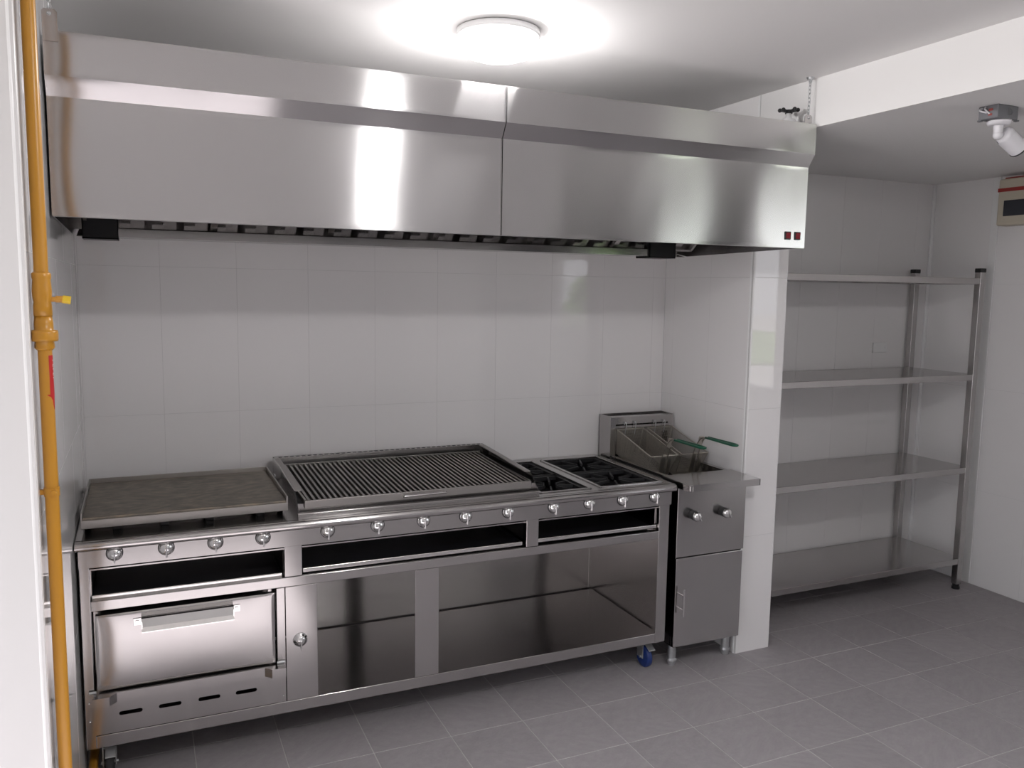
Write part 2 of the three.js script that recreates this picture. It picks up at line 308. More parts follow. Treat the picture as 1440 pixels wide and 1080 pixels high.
// ------------------------------------------------------------------ exhaust hood
const HX0 = 0.0876, HX1 = 2.7996, HXM = 1.4446, HY0 = 1.882, HY1 = 2.2047, HY2 = 2.2534, HY3 = 2.3713, HZ = 1.0, HZ2 = 1.0324;
{
  const h = thing('exhaust_hood', 'long brushed stainless steel exhaust hood above the cooking range', 'exhaust hood', [1.44, HY0, 0.5]);
  const wave = (x, y, a) => a * (noise.noise(x * 2.1 + 3, y * 1.5, 4.2) + 0.5 * noise.noise(x * 5.2, y * 3.0 + 9, 1.2));
  for (const [a, b] of [[HX0, HXM - 0.0015], [HXM + 0.0015, HX1]]) {
    const lip = (v) => Math.sin(Math.PI * v) ** 0.6, X = (u) => a + (b - a) * u;
    const damp = (u) => Math.min(1, 12 * Math.min(u, 1 - u) + 0.25);
    const faceLow = sheet((u, v) => V(X(u), HY0 + (HY1 - HY0) * v, HZ + wave(X(u), HY0 + (HY1 - HY0) * v, a > 1 ? 0.0032 : 0.0026) * lip(v) * damp(u)), 96, 20, 0.0015);
    const slope = sheet((u, v) => V(X(u), HY1 + (HY2 - HY1) * v, HZ + (HZ2 - HZ) * v + wave(X(u), v, 0.0006) * lip(v)), 64, 3, 0.0015);
    const faceUp = sheet((u, v) => V(X(u), HY2 + (HY3 - HY2) * v, HZ2 + wave(X(u) + 5, HY2 + (HY3 - HY2) * v, 0.0014) * lip(v)), 96, 10, 0.0015);
    const fold = [box(a, b, HY0 - 0.001, HY0 + 0.0012, HZ - 0.028, HZ), box(a, b, HY0, HY0 + 0.016, HZ - 0.029, HZ - 0.0275)];
    const flange = [a, b].map((x) => Math.abs(x - HXM) < 0.01 ? [box(x < HXM ? x - 0.0015 : x, x < HXM ? x : x + 0.0015, HY0, HY1, HZ - 0.03, HZ + 0.0025), box(x < HXM ? x - 0.0015 : x, x < HXM ? x : x + 0.0015, HY2, HY3, HZ2 - 0.03, HZ2 + 0.0025)] : []).flat();
    part('front_panel', [...faceLow, ...slope, ...faceUp, ...fold, ...flange], M.hood, h);
  }
  part('top_panel', box(HX0, HX1, HY3 - 0.002, HY3, 0.012, HZ2), M.hood, h);
  part('back_panel', box(HX0, HX1, HY0 + 0.02, HY3, 0.010, 0.013), M.steel, h);
  const prof = [[0.012, HY0 + 0.02], [0.20, HY0 - 0.012], [HZ - 0.03, HY0], [HZ - 0.001, HY0], [HZ - 0.001, HY1], [HZ2 - 0.001, HY2], [HZ2 - 0.001, HY3], [0.012, HY3]];
  part('end_panel', prismX(prof, HX0 - 0.001, HX0 + 0.002), M.hood, h);
  part('end_panel', prismX(prof, HX1 - 0.002, HX1 + 0.001), M.hood, h);
  part('grease_gutter', prismX([[0.19, 1.862], [0.31, 1.862], [0.31, 1.892], [0.307, 1.892], [0.307, 1.865], [0.19, 1.865]], HX0 + 0.14, HX1 - 0.14), M.steel, h, { label: 'narrow steel gutter under the filters' });
  part('rear_skirt', prismX([[0.013, 1.90], [0.19, 1.866], [0.19, 1.869], [0.013, 1.903]], HX0 + 0.01, HX1 - 0.01), M.steel, h);
  for (const [x0, x1] of [[HX0 + 0.035, HX0 + 0.152], [HX1 - 0.30, HX1 - 0.155]])
    part('grease_cup', [box(x0, x1, 1.853, 1.858, 0.20, 0.32), box(x0, x1, 1.853, 1.925, 0.315, 0.32), box(x0, x1, 1.853, 1.925, 0.20, 0.205), box(x0, x0 + 0.003, 1.853, 1.925, 0.20, 0.32), box(x1 - 0.003, x1, 1.853, 1.925, 0.20, 0.32)], M.enamel, h, { label: 'black grease cup' });
  const N = 6, fw = (HX1 - HX0 - 0.08) / N;                           // baffle filters sloping up and forward
  const dir = V(0, 0.36, 0.46).normalize(), n = V(0, -dir.z, dir.y);
  const slant = (g, x) => g.applyMatrix4(new THREE.Matrix4().makeBasis(V(1, 0, 0), dir, n.clone().negate().multiplyScalar(-1))).translate(x, 1.905, 0.275);
  for (let i = 0; i < N; i++) {
    const xc = HX0 + 0.04 + fw * (i + 0.5), L = 0.56;
    const f = part('baffle_filter', [box(-fw / 2, fw / 2, 0, 0.012, -0.02, 0.02), box(-fw / 2, fw / 2, L - 0.012, L, -0.02, 0.02), box(-fw / 2, -fw / 2 + 0.012, 0, L, -0.02, 0.02), box(fw / 2 - 0.012, fw / 2, 0, L, -0.02, 0.02)].map((g) => slant(g, xc)), M.steel, h);
    for (let k = 0; k < 4; k++) { const x = -fw / 2 + fw * (k + 0.5) / 4; part('baffle', [slant(box(x - 0.034, x + 0.034, 0.012, L - 0.012, -0.012, -0.009), xc), slant(box(x - 0.05, x - 0.012, 0.012, L - 0.012, 0.006, 0.009), xc)], M.steel, f); }
  }
  part('hood_ceiling', box(HX0 + 0.005, HX1 - 0.005, HY3 - 0.012, HY3 - 0.008, 0.02, HZ2 - 0.01), M.steel, h);
  // hanging tabs
  part('hanging_tab', plateXY([[0.0876, HY3 - 0.03], [0.124, HY3 - 0.03], [0.124, 2.418], [0.118, 2.425], [0.092, 2.425], [0.0866, 2.418]], HZ2, HZ2 + 0.0025, [circle(0.105, 2.412, 0.006, 14)]), M.steel, h);
  part('hanging_tab', plateXY([[2.762, HY3 - 0.01], [2.799, HY3 - 0.01], [2.799, 2.404], [2.793, 2.410], [2.768, 2.410], [2.762, 2.404]], HZ2 - 0.03, HZ2 - 0.0275, [circle(2.781, 2.398, 0.006, 14)]), M.steel, h);
  for (const x of [2.7095, 2.7595]) {
    const s = part('rocker_switch', box(x - 0.0155, x + 0.0155, 1.913, 1.946, HZ - 0.004, HZ + 0.004, 0.003), M.black, h, { label: 'red rocker switch' });
    part('rocker', prismX([[HZ, 1.918], [HZ + 0.006, 1.918], [HZ + 0.0045, 1.930], [HZ + 0.009, 1.941], [HZ, 1.941]], x - 0.0105, x + 0.0105), M.switchRed, s);
  }
}
for (const [x, z, y0, what] of [[0.104, HZ2 + 0.001, 2.412, 'thin steel chain holding the hood beside the yellow gas pipe'], [2.781, HZ2 - 0.029, 2.398, 'thin steel chain holding the hood beside the ceiling beam']]) {
  const c = thing('hanging_chain', what, 'chain', [x, y0, z], 'chains holding the exhaust hood');
  const link = new THREE.TorusGeometry(0.0075, 0.0016, 6, 14); link.scale(0.72, 1.35, 1);
  const L = YC - y0, k = Math.round(L / 0.0165);
  for (let i = 0; i < k; i++) put('chain_link', link, M.galv, c, [x, y0 + (i + 0.5) * L / k, z], [0, i % 2 ? Math.PI / 2 : 0, 0]);
  part('ceiling_hook', [cyl(0.012, 0.016, 0.008).translate(x, YC - 0.004, z), tube([[x, YC - 0.006, z], [x + 0.008, YC - 0.014, z], [x, YC - 0.022, z], [x - 0.007, YC - 0.016, z]], 0.002, 6, 20)], M.galv, c);
}
{ // small valve with a black star handle on the hood
  const v = thing('hood_valve', 'small white valve with black star handle on top of the hood', 'valve', [2.745, HY3 + 0.0005, 0.93]);
  const c = [2.745, HY3 + 0.0005, 0.93];
  part('valve_body', new THREE.LatheGeometry([[0, 0], [0.040, 0], [0.040, 0.012], [0.026, 0.030], [0.012, 0.036], [0.010, 0.056], [0, 0.056]].map((p) => new THREE.Vector2(...p)), 24).translate(...c), M.plastic, v);
  const g = [cyl(0.015, 0.015, 0.014).translate(c[0], c[1] + 0.06, c[2])];
  for (let i = 0; i < 5; i++) { const a = i / 5 * 2 * Math.PI + 0.4, p = V(c[0] + 0.037 * Math.cos(a), c[1] + 0.066 + 0.004 * Math.sin(a * 2), c[2] + 0.037 * Math.sin(a)); g.push(bar(V(c[0], c[1] + 0.06, c[2]), p, 0.0055, 8), new THREE.SphereGeometry(0.0085, 12, 8).translate(p.x, p.y, p.z)); }
  part('star_handle', g, M.black, v, { label: 'black star-shaped handle' });
}
// ------------------------------------------------------------------ cooking range
const SX0 = 0.09, SX1 = 2.404, SZ = 0.69;
{
  const r = thing('cooking_range', 'long stainless steel cooking range with griddle, grill, burners and oven', 'cooking range', [1.25, 0, 0.36]);
  // frame
  for (const [x0, x1, z0, z1] of [[SX0, 0.12, SZ - 0.03, SZ], [2.352, SX1, SZ - 0.03, SZ], [SX0, 0.12, 0.05, 0.08], [2.352, SX1, 0.05, 0.08]]) part('corner_post', box(x0, x1, 0.135, 0.835, z0, z1, 0.002), M.steel, r);
  part('bottom_rail', box(0.119, 2.353, 0.135, 0.180, SZ - 0.03, SZ + 0.0005, 0.003), M.steel, r);
  part('middle_rail', box(0.119, 2.353, 0.614, 0.650, SZ - 0.03, SZ + 0.0005, 0.003), M.steel, r);
  part('side_rail', box(SX0, 0.12, 0.135, 0.180, 0.08, SZ - 0.03), M.steel, r);
  part('side_rail', box(2.374, SX1, 0.135, 0.180, 0.08, SZ - 0.03), M.steel, r);
  part('side_panel', box(SX0 + 0.002, SX0 + 0.005, 0.18, 0.83, 0.08, SZ - 0.03), M.steel, r);
  part('side_panel', box(2.376, 2.380, 0.18, 0.83, 0.08, SZ - 0.02), M.steel, r);
  part('back_panel', box(0.12, 2.352, 0.17, 0.83, 0.075, 0.079), M.steel, r);
  part('bottom_shelf', [box(0.864, 2.366, 0.166, 0.1785, 0.094, SZ - 0.029), box(0.12, 0.864, 0.16, 0.166, 0.094, SZ - 0.03)], M.steel, r);
  part('inner_side', box(0.858, 0.862, 0.18, 0.63, 0.08, SZ - 0.005), M.steel, r);
  part('upper_deck', box(0.12, 2.352, 0.622, 0.632, 0.08, SZ - 0.03), M.steel, r);
  // counter with rounded front edge
  const nose = []; for (let i = 0; i <= 10; i++) { const a = Math.PI / 2 - Math.PI * i / 10; nose.push([0.714 + 0.0165 * Math.cos(a), 0.8455 + 0.0165 * Math.sin(a)]); }
  part('counter_top', [plateXZ(rect(0.083, 2.411, 0.012, 0.705), 0.856, 0.862, [rect(1.79, 2.015, 0.085, 0.645), rect(2.075, 2.372, 0.085, 0.655)]),
    prismX([[0.700, 0.862], ...nose, [0.700, 0.829]], 0.083, 2.411),
    box(0.083, 0.086, 0.829, 0.858, 0.012, 0.705), box(2.408, 2.411, 0.829, 0.858, 0.012, 0.705), box(0.083, 2.411, 0.829, 0.858, 0.012, 0.015)], M.steel, r);
  part('control_panel', box(0.089, 2.405, 0.767, 0.830, SZ + 0.001, SZ + 0.012, 0.002), M.steel, r);
  // knobs
  const dome = new THREE.SphereGeometry(0.0245, 24, 12, 0, Math.PI * 2, 0, Math.PI / 2).rotateX(Math.PI / 2).scale(1, 1, 0.85);
  const fin = metricUV(new RoundedBoxGeometry(0.0055, 0.040, 0.013, 2, 0.002).translate(0, -0.008, 0.0195));
  const ring = new THREE.CylinderGeometry(0.0265, 0.0265, 0.004, 24).rotateX(Math.PI / 2);
  for (const x of [0.198, 0.356, 0.513, 0.672, 0.900, 1.086, 1.266, 1.438, 1.620, 1.824, 1.991, 2.153, 2.315]) {
    const k = put('knob', dome, M.chrome, r, [x, 0.812, SZ + 0.014], [0, 0, 0]);
    put('knob_fin', fin, M.chrome, k, [x, 0.812, SZ + 0.014]); put('knob_ring', ring, M.black, k, [x, 0.812, SZ + 0.013]);
  }
  // slot level: dividers and drip trays
  for (const [a, b] of [[0.746, 0.809], [1.707, 1.762]]) part('slot_divider', box(a, b, 0.652, 0.768, SZ - 0.02, SZ + 0.004, 0.003), M.steel, r);
  for (const [a, b, y] of [[0.122, 0.742, 0.657], [0.813, 1.700, 0.664], [1.768, 2.350, 0.668]]) {
    const t = part('drip_tray', [box(a, b, y - 0.011, y - 0.008, 0.10, 0.668), box(a, a + 0.002, y - 0.011, y + 0.004, 0.10, 0.668), box(b - 0.002, b, y - 0.011, y + 0.004, 0.10, 0.668), box(a, b, y - 0.011, y + 0.004, 0.10, 0.103)], M.enamel, r, { label: 'black drip tray' });
    part('tray_lip', box(a, b, y - 0.010, y + 0.008, 0.664, 0.674, 0.004), M.bright, t);
  }
  part('burner_box', [box(0.12, 2.352, 0.752, 0.757, 0.08, SZ - 0.01), box(0.12, 2.352, 0.65, 0.755, 0.082, 0.086), box(0.12, 0.124, 0.65, 0.755, 0.08, SZ - 0.03), box(2.347, 2.351, 0.65, 0.755, 0.08, SZ - 0.03), box(0.745, 0.749, 0.65, 0.755, 0.08, SZ - 0.03), box(1.71, 1.714, 0.65, 0.755, 0.08, SZ - 0.03)], M.steel, r);
  // oven
  part('oven_box', [box(0.122, 0.714, 0.318, 0.612, SZ - 0.10, SZ - 0.08), box(0.122, 0.714, 0.314, 0.318, SZ - 0.50, SZ - 0.006)], M.steel, r);
  part('oven_post', box(0.716, 0.746, 0.18, 0.614, SZ - 0.03, SZ + 0.001, 0.002), M.steel, r);
  const door = part('oven_door', [...sheet((u, v) => { const x = 0.130 + 0.578 * u, y = 0.340 + 0.261 * v, e = (Math.sin(Math.PI * u) * Math.sin(Math.PI * v)) ** 0.5; return V(x, y, SZ + 0.006 + 0.0045 * e + 0.0012 * noise.noise(x * 6, y * 6, 2) * e); }, 48, 28, 0.003), box(0.132, 0.706, 0.342, 0.599, SZ - 0.02, SZ + 0.004)], M.steel, r);
  part('door_handle', [prismX([[SZ + 0.010, 0.580], [SZ + 0.034, 0.587], [SZ + 0.041, 0.584], [SZ + 0.047, 0.556], [SZ + 0.056, 0.543], [SZ + 0.056, 0.540], [SZ + 0.052, 0.540], [SZ + 0.043, 0.555], [SZ + 0.037, 0.581], [SZ + 0.010, 0.576]], 0.271, 0.566),
    box(0.246, 0.272, 0.552, 0.577, SZ + 0.008, SZ + 0.012, 0.001), box(0.565, 0.590, 0.552, 0.577, SZ + 0.008, SZ + 0.012, 0.001), box(0.271, 0.274, 0.545, 0.577, SZ + 0.008, SZ + 0.05), box(0.563, 0.566, 0.545, 0.577, SZ + 0.008, SZ + 0.05), ...[0.258, 0.578].map((x) => cyl(0.006, 0.006, 0.004).rotateX(Math.PI / 2).translate(x, 0.565, SZ + 0.014))], M.bright, door, { label: 'folded steel door handle' });
  part('oven_ledge', [plateXZ([[0.118, SZ - 0.01], [0.738, SZ - 0.01], [0.738, SZ + 0.052], [0.690, SZ + 0.052], [0.668, SZ + 0.026], [0.188, SZ + 0.026], [0.166, SZ + 0.052], [0.118, SZ + 0.052]], 0.302, 0.334)], M.steel, r);
  part('hinge_pin', [bar(V(0.104, 0.338, SZ + 0.008), V(0.126, 0.338, SZ + 0.008), 0.005, 8), bar(V(0.714, 0.338, SZ + 0.008), V(0.742, 0.338, SZ + 0.008), 0.005, 8)], M.galv, r);
  part('kick_panel', plateXY(rect(0.112, 0.742, 0.184, 0.312), SZ + 0.0005, SZ + 0.004, [0.228, 0.352, 0.480, 0.605].map((x) => slot(x, 0.2485, 0.073, 0.014))), M.steel, r);
  part('screw', [[0.104, 0.235], [0.104, 0.30], [0.735, 0.205], [0.735, 0.285]].map(([x, y]) => new THREE.SphereGeometry(0.0035, 10, 6).translate(x, y, SZ + 0.003)), M.chrome, r);
  const th = part('thermostat_panel', box(0.7475, 0.8605, 0.181, 0.6145, SZ - 0.004, SZ + 0.0025, 0.0015), M.steel, r);
  part('thermostat_dial', [new THREE.LatheGeometry([[0, 0.020], [0.010, 0.019], [0.018, 0.013], [0.021, 0.006], [0.0255, 0.004], [0.0265, 0]].map((p) => new THREE.Vector2(...p)), 28).rotateX(Math.PI / 2).translate(0.798, 0.410, SZ + 0.0025), box(0.795, 0.801, 0.378, 0.412, SZ + 0.012, SZ + 0.030, 0.002)], M.chrome, th);
  part('centre_plate', box(1.236, 1.333, 0.181, 0.6145, SZ - 0.003, SZ + 0.0025, 0.0015), M.steel, r);
  // griddle
  const gp = part('griddle_plate', box(0.103, 0.765, 0.890, 0.921, 0.110, 0.635, 0.003), M.griddle, r, { label: 'worn dark steel griddle plate' });
  part('griddle_rim', [box(0.098, 0.104, 0.884, 0.938, 0.105, 0.640, 0.002), box(0.764, 0.770, 0.884, 0.938, 0.105, 0.640, 0.002), box(0.098, 0.770, 0.884, 0.938, 0.104, 0.110, 0.002), box(0.098, 0.770, 0.884, 0.913, 0.634, 0.641, 0.002)], M.grate, gp);
  part('griddle_lug', [tube([[0.772, 0.915, 0.20], [0.781, 0.925, 0.21], [0.781, 0.925, 0.25], [0.772, 0.915, 0.26]], 0.004, 8, 20)], M.galv, gp);
  for (const x of [0.206, 0.356, 0.504, 0.678]) part('spacer_block', box(x - 0.014, x + 0.014, 0.862, 0.890, 0.56, 0.60, 0.002), M.black, r);
  part('burner_shield', [box(0.10, 0.768, 0.862, 0.89, 0.11, 0.115), box(0.10, 0.104, 0.862, 0.89, 0.11, 0.55), box(0.764, 0.768, 0.862, 0.89, 0.11, 0.55), box(0.12, 0.75, 0.862, 0.889, 0.50, 0.504)], M.steel, r);
  // char grill
  const side = [[0.055, 0.862], [0.672, 0.845], [0.680, 0.848], [0.680, 0.880], [0.600, 0.945], [0.10, 0.966], [0.055, 0.966]];
  const b = part('grill_body', [prismX(side, 0.799, 0.803), prismX(side, 1.762, 1.766), box(0.80, 1.765, 0.862, 0.966, 0.055, 0.059), box(0.80, 1.765, 0.962, 0.966, 0.055, 0.085), box(0.803, 1.762, 0.862, 0.866, 0.06, 0.66)], M.steel, r);
  for (let i = 0; i < 38; i++) part('vent_slit', box(0.822 + i * 0.0247, 0.836 + i * 0.0247, 0.9655, 0.9668, 0.062, 0.074), M.black, b);
  for (const x of [0.80, 1.74]) part('side_flange', prismX([[0.085, 0.962], [0.60, 0.942], [0.60, 0.945], [0.085, 0.966]], x, x + 0.025), M.grate, b);
  part('front_strip', box(0.797, 1.768, 0.852, 0.879, 0.664, 0.684, 0.003), M.steel, b);
  part('recess_panel', box(0.803, 1.762, 0.866, 0.905, 0.640, 0.645), M.steel, b);
  const tray = part('ash_tray', [box(0.806, 1.760, 0.868, 0.871, 0.07, 0.64)], M.enamel, b);
  const gr = part('grill_grate', [box(0.826, 1.740, 0.889, 0.919, 0.652, 0.662, 0.003), box(0.826, 1.740, 0.902, 0.940, 0.092, 0.100, 0.002), box(0.826, 0.834, 0.905, 0.921, 0.10, 0.652), box(1.732, 1.740, 0.905, 0.921, 0.10, 0.652), box(0.83, 1.736, 0.898, 0.906, 0.24, 0.252), box(0.83, 1.736, 0.896, 0.904, 0.48, 0.492)], M.grate, r, { label: 'steel grill grate with parallel bars' });
  const barG = metricUV(prismX([[0.100, 0.915], [0.100, 0.937], [0.112, 0.937], [0.652, 0.919], [0.652, 0.905]], -0.0042, 0.0042)), NB = 44;
  for (let i = 0; i < NB; i++) put('grate_bar', barG, M.grate, gr, [0.843 + i * (1.723 - 0.843) / (NB - 1), 0, 0]);
  part('grate_handle', tube([[1.195, 0.905, 0.660], [1.196, 0.908, 0.682], [1.205, 0.909, 0.688], [1.350, 0.911, 0.688], [1.359, 0.910, 0.682], [1.360, 0.907, 0.660]], 0.0042, 8, 40), M.bright, gr);
  // burners
  for (const [x0, x1] of [[1.792, 2.013], [2.077, 2.370]]) {
    const w = part('burner_well', [box(x0, x1, 0.775, 0.778, 0.087, 0.650), box(x0, x0 + 0.003, 0.775, 0.858, 0.087, 0.650), box(x1 - 0.003, x1, 0.775, 0.858, 0.087, 0.650), box(x0, x1, 0.775, 0.858, 0.087, 0.090), box(x0, x1, 0.775, 0.858, 0.647, 0.650)], M.enamel, r, { label: 'black burner well' });
    part('well_rim', [box(x0 - 0.012, x0, 0.861, 0.867, 0.075, 0.662, 0.002), box(x1, x1 + 0.012, 0.861, 0.867, 0.075, 0.662, 0.002), box(x0 - 0.012, x1 + 0.012, 0.861, 0.867, 0.075, 0.087, 0.002), box(x0 - 0.012, x1 + 0.012, 0.861, 0.866, 0.650, 0.662, 0.002)], M.steel, w);
    for (const zc of [0.22, 0.51]) {
      const xc = (x0 + x1) / 2, hx = (x1 - x0) / 2 - 0.008, gz = 0.135;
      const g = part('burner_grate', [box(xc - hx, xc + hx, 0.842, 0.860, zc - gz, zc - gz + 0.012, 0.002), box(xc - hx, xc + hx, 0.842, 0.860, zc + gz - 0.012, zc + gz, 0.002), box(xc - hx, xc - hx + 0.012, 0.842, 0.860, zc - gz, zc + gz, 0.002), box(xc + hx - 0.012, xc + hx, 0.842, 0.860, zc - gz, zc + gz, 0.002)], M.iron, r, { label: 'black cast iron burner grate' });
      for (let k = 0; k < 8; k++) { const a = k / 8 * 2 * Math.PI + Math.PI / 8, c = Math.cos(a), s = Math.sin(a), R = Math.min(hx / Math.abs(c), gz / Math.abs(s)) - 0.006; part('grate_finger', new RoundedBoxGeometry(R - 0.035, 0.014, 0.009, 1, 0.002).translate((R + 0.035) / 2, 0.851, 0).rotateY(-a).translate(xc, 0, zc), M.iron, g); }
      part('burner_head', new THREE.LatheGeometry([[0, 0.030], [0.028, 0.030], [0.040, 0.022], [0.042, 0.008], [0.030, 0], [0, 0]].map((p) => new THREE.Vector2(...p)), 24).translate(xc, 0.79, zc), M.iron, r);
    }
  }
  // casters
  for (const [x, z, mat] of [[0.155, 0.62, M.rubber], [2.345, 0.61, M.blue], [0.155, 0.12, M.rubber], [2.345, 0.12, M.blue]]) {
    const c = part('caster', [box(x - 0.035, x + 0.035, 0.129, 0.135, z - 0.035, z + 0.035, 0.002), cyl(0.017, 0.02, 0.02).translate(x, 0.12, z), box(x - 0.022, x - 0.018, 0.045, 0.115, z - 0.018, z + 0.03, 0.001), box(x + 0.018, x + 0.022, 0.045, 0.115, z - 0.018, z + 0.03, 0.001), box(x - 0.022, x + 0.022, 0.108, 0.113, z - 0.022, z + 0.03, 0.001), bar(V(x - 0.027, 0.05, z + 0.012), V(x + 0.027, 0.05, z + 0.012), 0.006, 8)], M.galv, r);
    part('wheel', [new THREE.LatheGeometry([[0.012, -0.014], [0.043, -0.014], [0.049, -0.010], [0.050, 0], [0.049, 0.010], [0.043, 0.014], [0.012, 0.014]].map((p) => new THREE.Vector2(...p)), 32).rotateZ(Math.PI / 2).translate(x, 0.050, z + 0.012)], mat, c, mat === M.blue ? { label: 'blue caster wheel' } : { label: 'black caster wheel' });
    part('brake_pedal', [new RoundedBoxGeometry(0.034, 0.005, 0.045, 1, 0.002).rotateX(0.5).translate(x + 0.004, 0.104, z + 0.048)], M.galv, c);
  }
}
// ------------------------------------------------------------------ deep fryer
{
  const f = thing('deep_fryer', 'narrow stainless steel twin-basket deep fryer cabinet beside the white partition', 'deep fryer', [2.615, 0, 0.4]);
  const x0 = 2.428, x1 = 2.800, Z = 0.718;
  part('cabinet', [box(x0 + 0.004, x0 + 0.007, 0.11, 0.855, 0.03, Z - 0.01), box(x1 - 0.007, x1 - 0.004, 0.11, 0.855, 0.03, Z - 0.01), box(x0 + 0.004, x1 - 0.004, 0.11, 0.114, 0.03, Z - 0.01), box(x0 + 0.004, x1 - 0.004, 0.11, 0.855, 0.03, 0.034), box(x0 + 0.004, x1 - 0.004, 0.11, 0.84, Z - 0.03, Z - 0.026)], M.steel, f);
  part('control_panel', box(x0, x1, 0.527, 0.842, Z - 0.02, Z, 0.002), M.steel, f);
  const d = part('fryer_door', box(x0 + 0.004, x1 - 0.003, 0.110, 0.521, Z - 0.02, Z - 0.001, 0.002), M.steel, f);
  part('bar_handle', [bar(V(2.459, 0.262, Z + 0.028), V(2.459, 0.385, Z + 0.028), 0.0048, 10), bar(V(2.459, 0.292, Z), V(2.459, 0.292, Z + 0.028), 0.0035, 8), bar(V(2.459, 0.357, Z), V(2.459, 0.357, Z + 0.028), 0.0035, 8)], M.bright, d);
  part('front_shelf', [plateXZ([[x0, 0.595], [2.809, 0.595], [2.809, 0.800], [x0 + 0.018, 0.800], [x0 + 0.004, 0.794], [x0, 0.782]], 0.868, 0.872), plateXZ([[2.805, 0.68], [2.809, 0.68], [2.809, 0.80], [2.805, 0.80]], 0.842, 0.869), box(x0 + 0.016, 2.809, 0.842, 0.869, 0.796, 0.800, 0.001), box(x0, x0 + 0.003, 0.842, 0.869, 0.595, 0.785), box(x0 + 0.002, x0 + 0.02, 0.842, 0.869, 0.785, 0.798, 0.005)], M.steel, f);
  part('tank', [box(x0 + 0.008, x0 + 0.030, 0.852, 0.871, 0.13, 0.60), box(x1 - 0.03, x1 - 0.004, 0.852, 0.871, 0.13, 0.60), box(x0 + 0.028, x0 + 0.032, 0.66, 0.868, 0.13, 0.60), box(x1 - 0.032, x1 - 0.028, 0.66, 0.868, 0.13, 0.60), box(x0 + 0.03, x1 - 0.03, 0.66, 0.868, 0.13, 0.134), box(x0 + 0.03, x1 - 0.03, 0.66, 0.868, 0.592, 0.596), box(x0 + 0.03, x1 - 0.03, 0.66, 0.664, 0.13, 0.596)], M.steel, f);
  part('oil', box(x0 + 0.032, x1 - 0.032, 0.70, 0.76, 0.134, 0.592), M.oil, f);
  part('backsplash', [box(x0, x0 + 0.003, 0.85, 1.070, 0.020, 0.130), box(x1 - 0.003, x1, 0.85, 1.070, 0.020, 0.130), box(x0, x1, 0.85, 1.070, 0.020, 0.023), box(x0 + 0.003, x0 + 0.030, 0.85, 1.066, 0.124, 0.130), box(x1 - 0.030, x1 - 0.003, 0.85, 1.066, 0.124, 0.130), box(x0 + 0.030, x1 - 0.030, 1.030, 1.066, 0.124, 0.130), box(x0 + 0.030, x1 - 0.030, 0.985, 1.022, 0.124, 0.130), box(x0 + 0.02, x1 - 0.02, 0.85, 0.99, 0.10, 0.104), box(x0 + 0.003, x1 - 0.003, 1.058, 1.062, 0.06, 0.126)], M.steel, f);
  const kd = new THREE.SphereGeometry(0.022, 24, 12, 0, Math.PI * 2, 0, Math.PI / 2).rotateX(Math.PI / 2).scale(1, 1, 0.8);
  const kf = metricUV(new RoundedBoxGeometry(0.006, 0.040, 0.012, 2, 0.002).translate(0, 0, 0.017)), kb = new THREE.CylinderGeometry(0.023, 0.021, 0.034, 24).rotateX(Math.PI / 2);
  for (const x of [2.506, 2.668]) {
    const k = put('knob', kd, M.chrome, f, [x, 0.717, Z + 0.036]);
    put('knob_fin', kf, M.chrome, k, [x, 0.717, Z + 0.036], [0, 0, 0.5]); put('knob_bezel', kb, M.black, k, [x, 0.717, Z + 0.018]);
  }
  for (const [x, z] of [[2.470, 0.655], [2.772, 0.655], [2.470, 0.09], [2.772, 0.09]]) part('leg', [cyl(0.019, 0.019, 0.085).translate(x, 0.0705, z), cyl(0.024, 0.022, 0.010).translate(x, 0.030, z), cyl(0.016, 0.021, 0.025).translate(x, 0.0125, z)], M.galv, f);
}
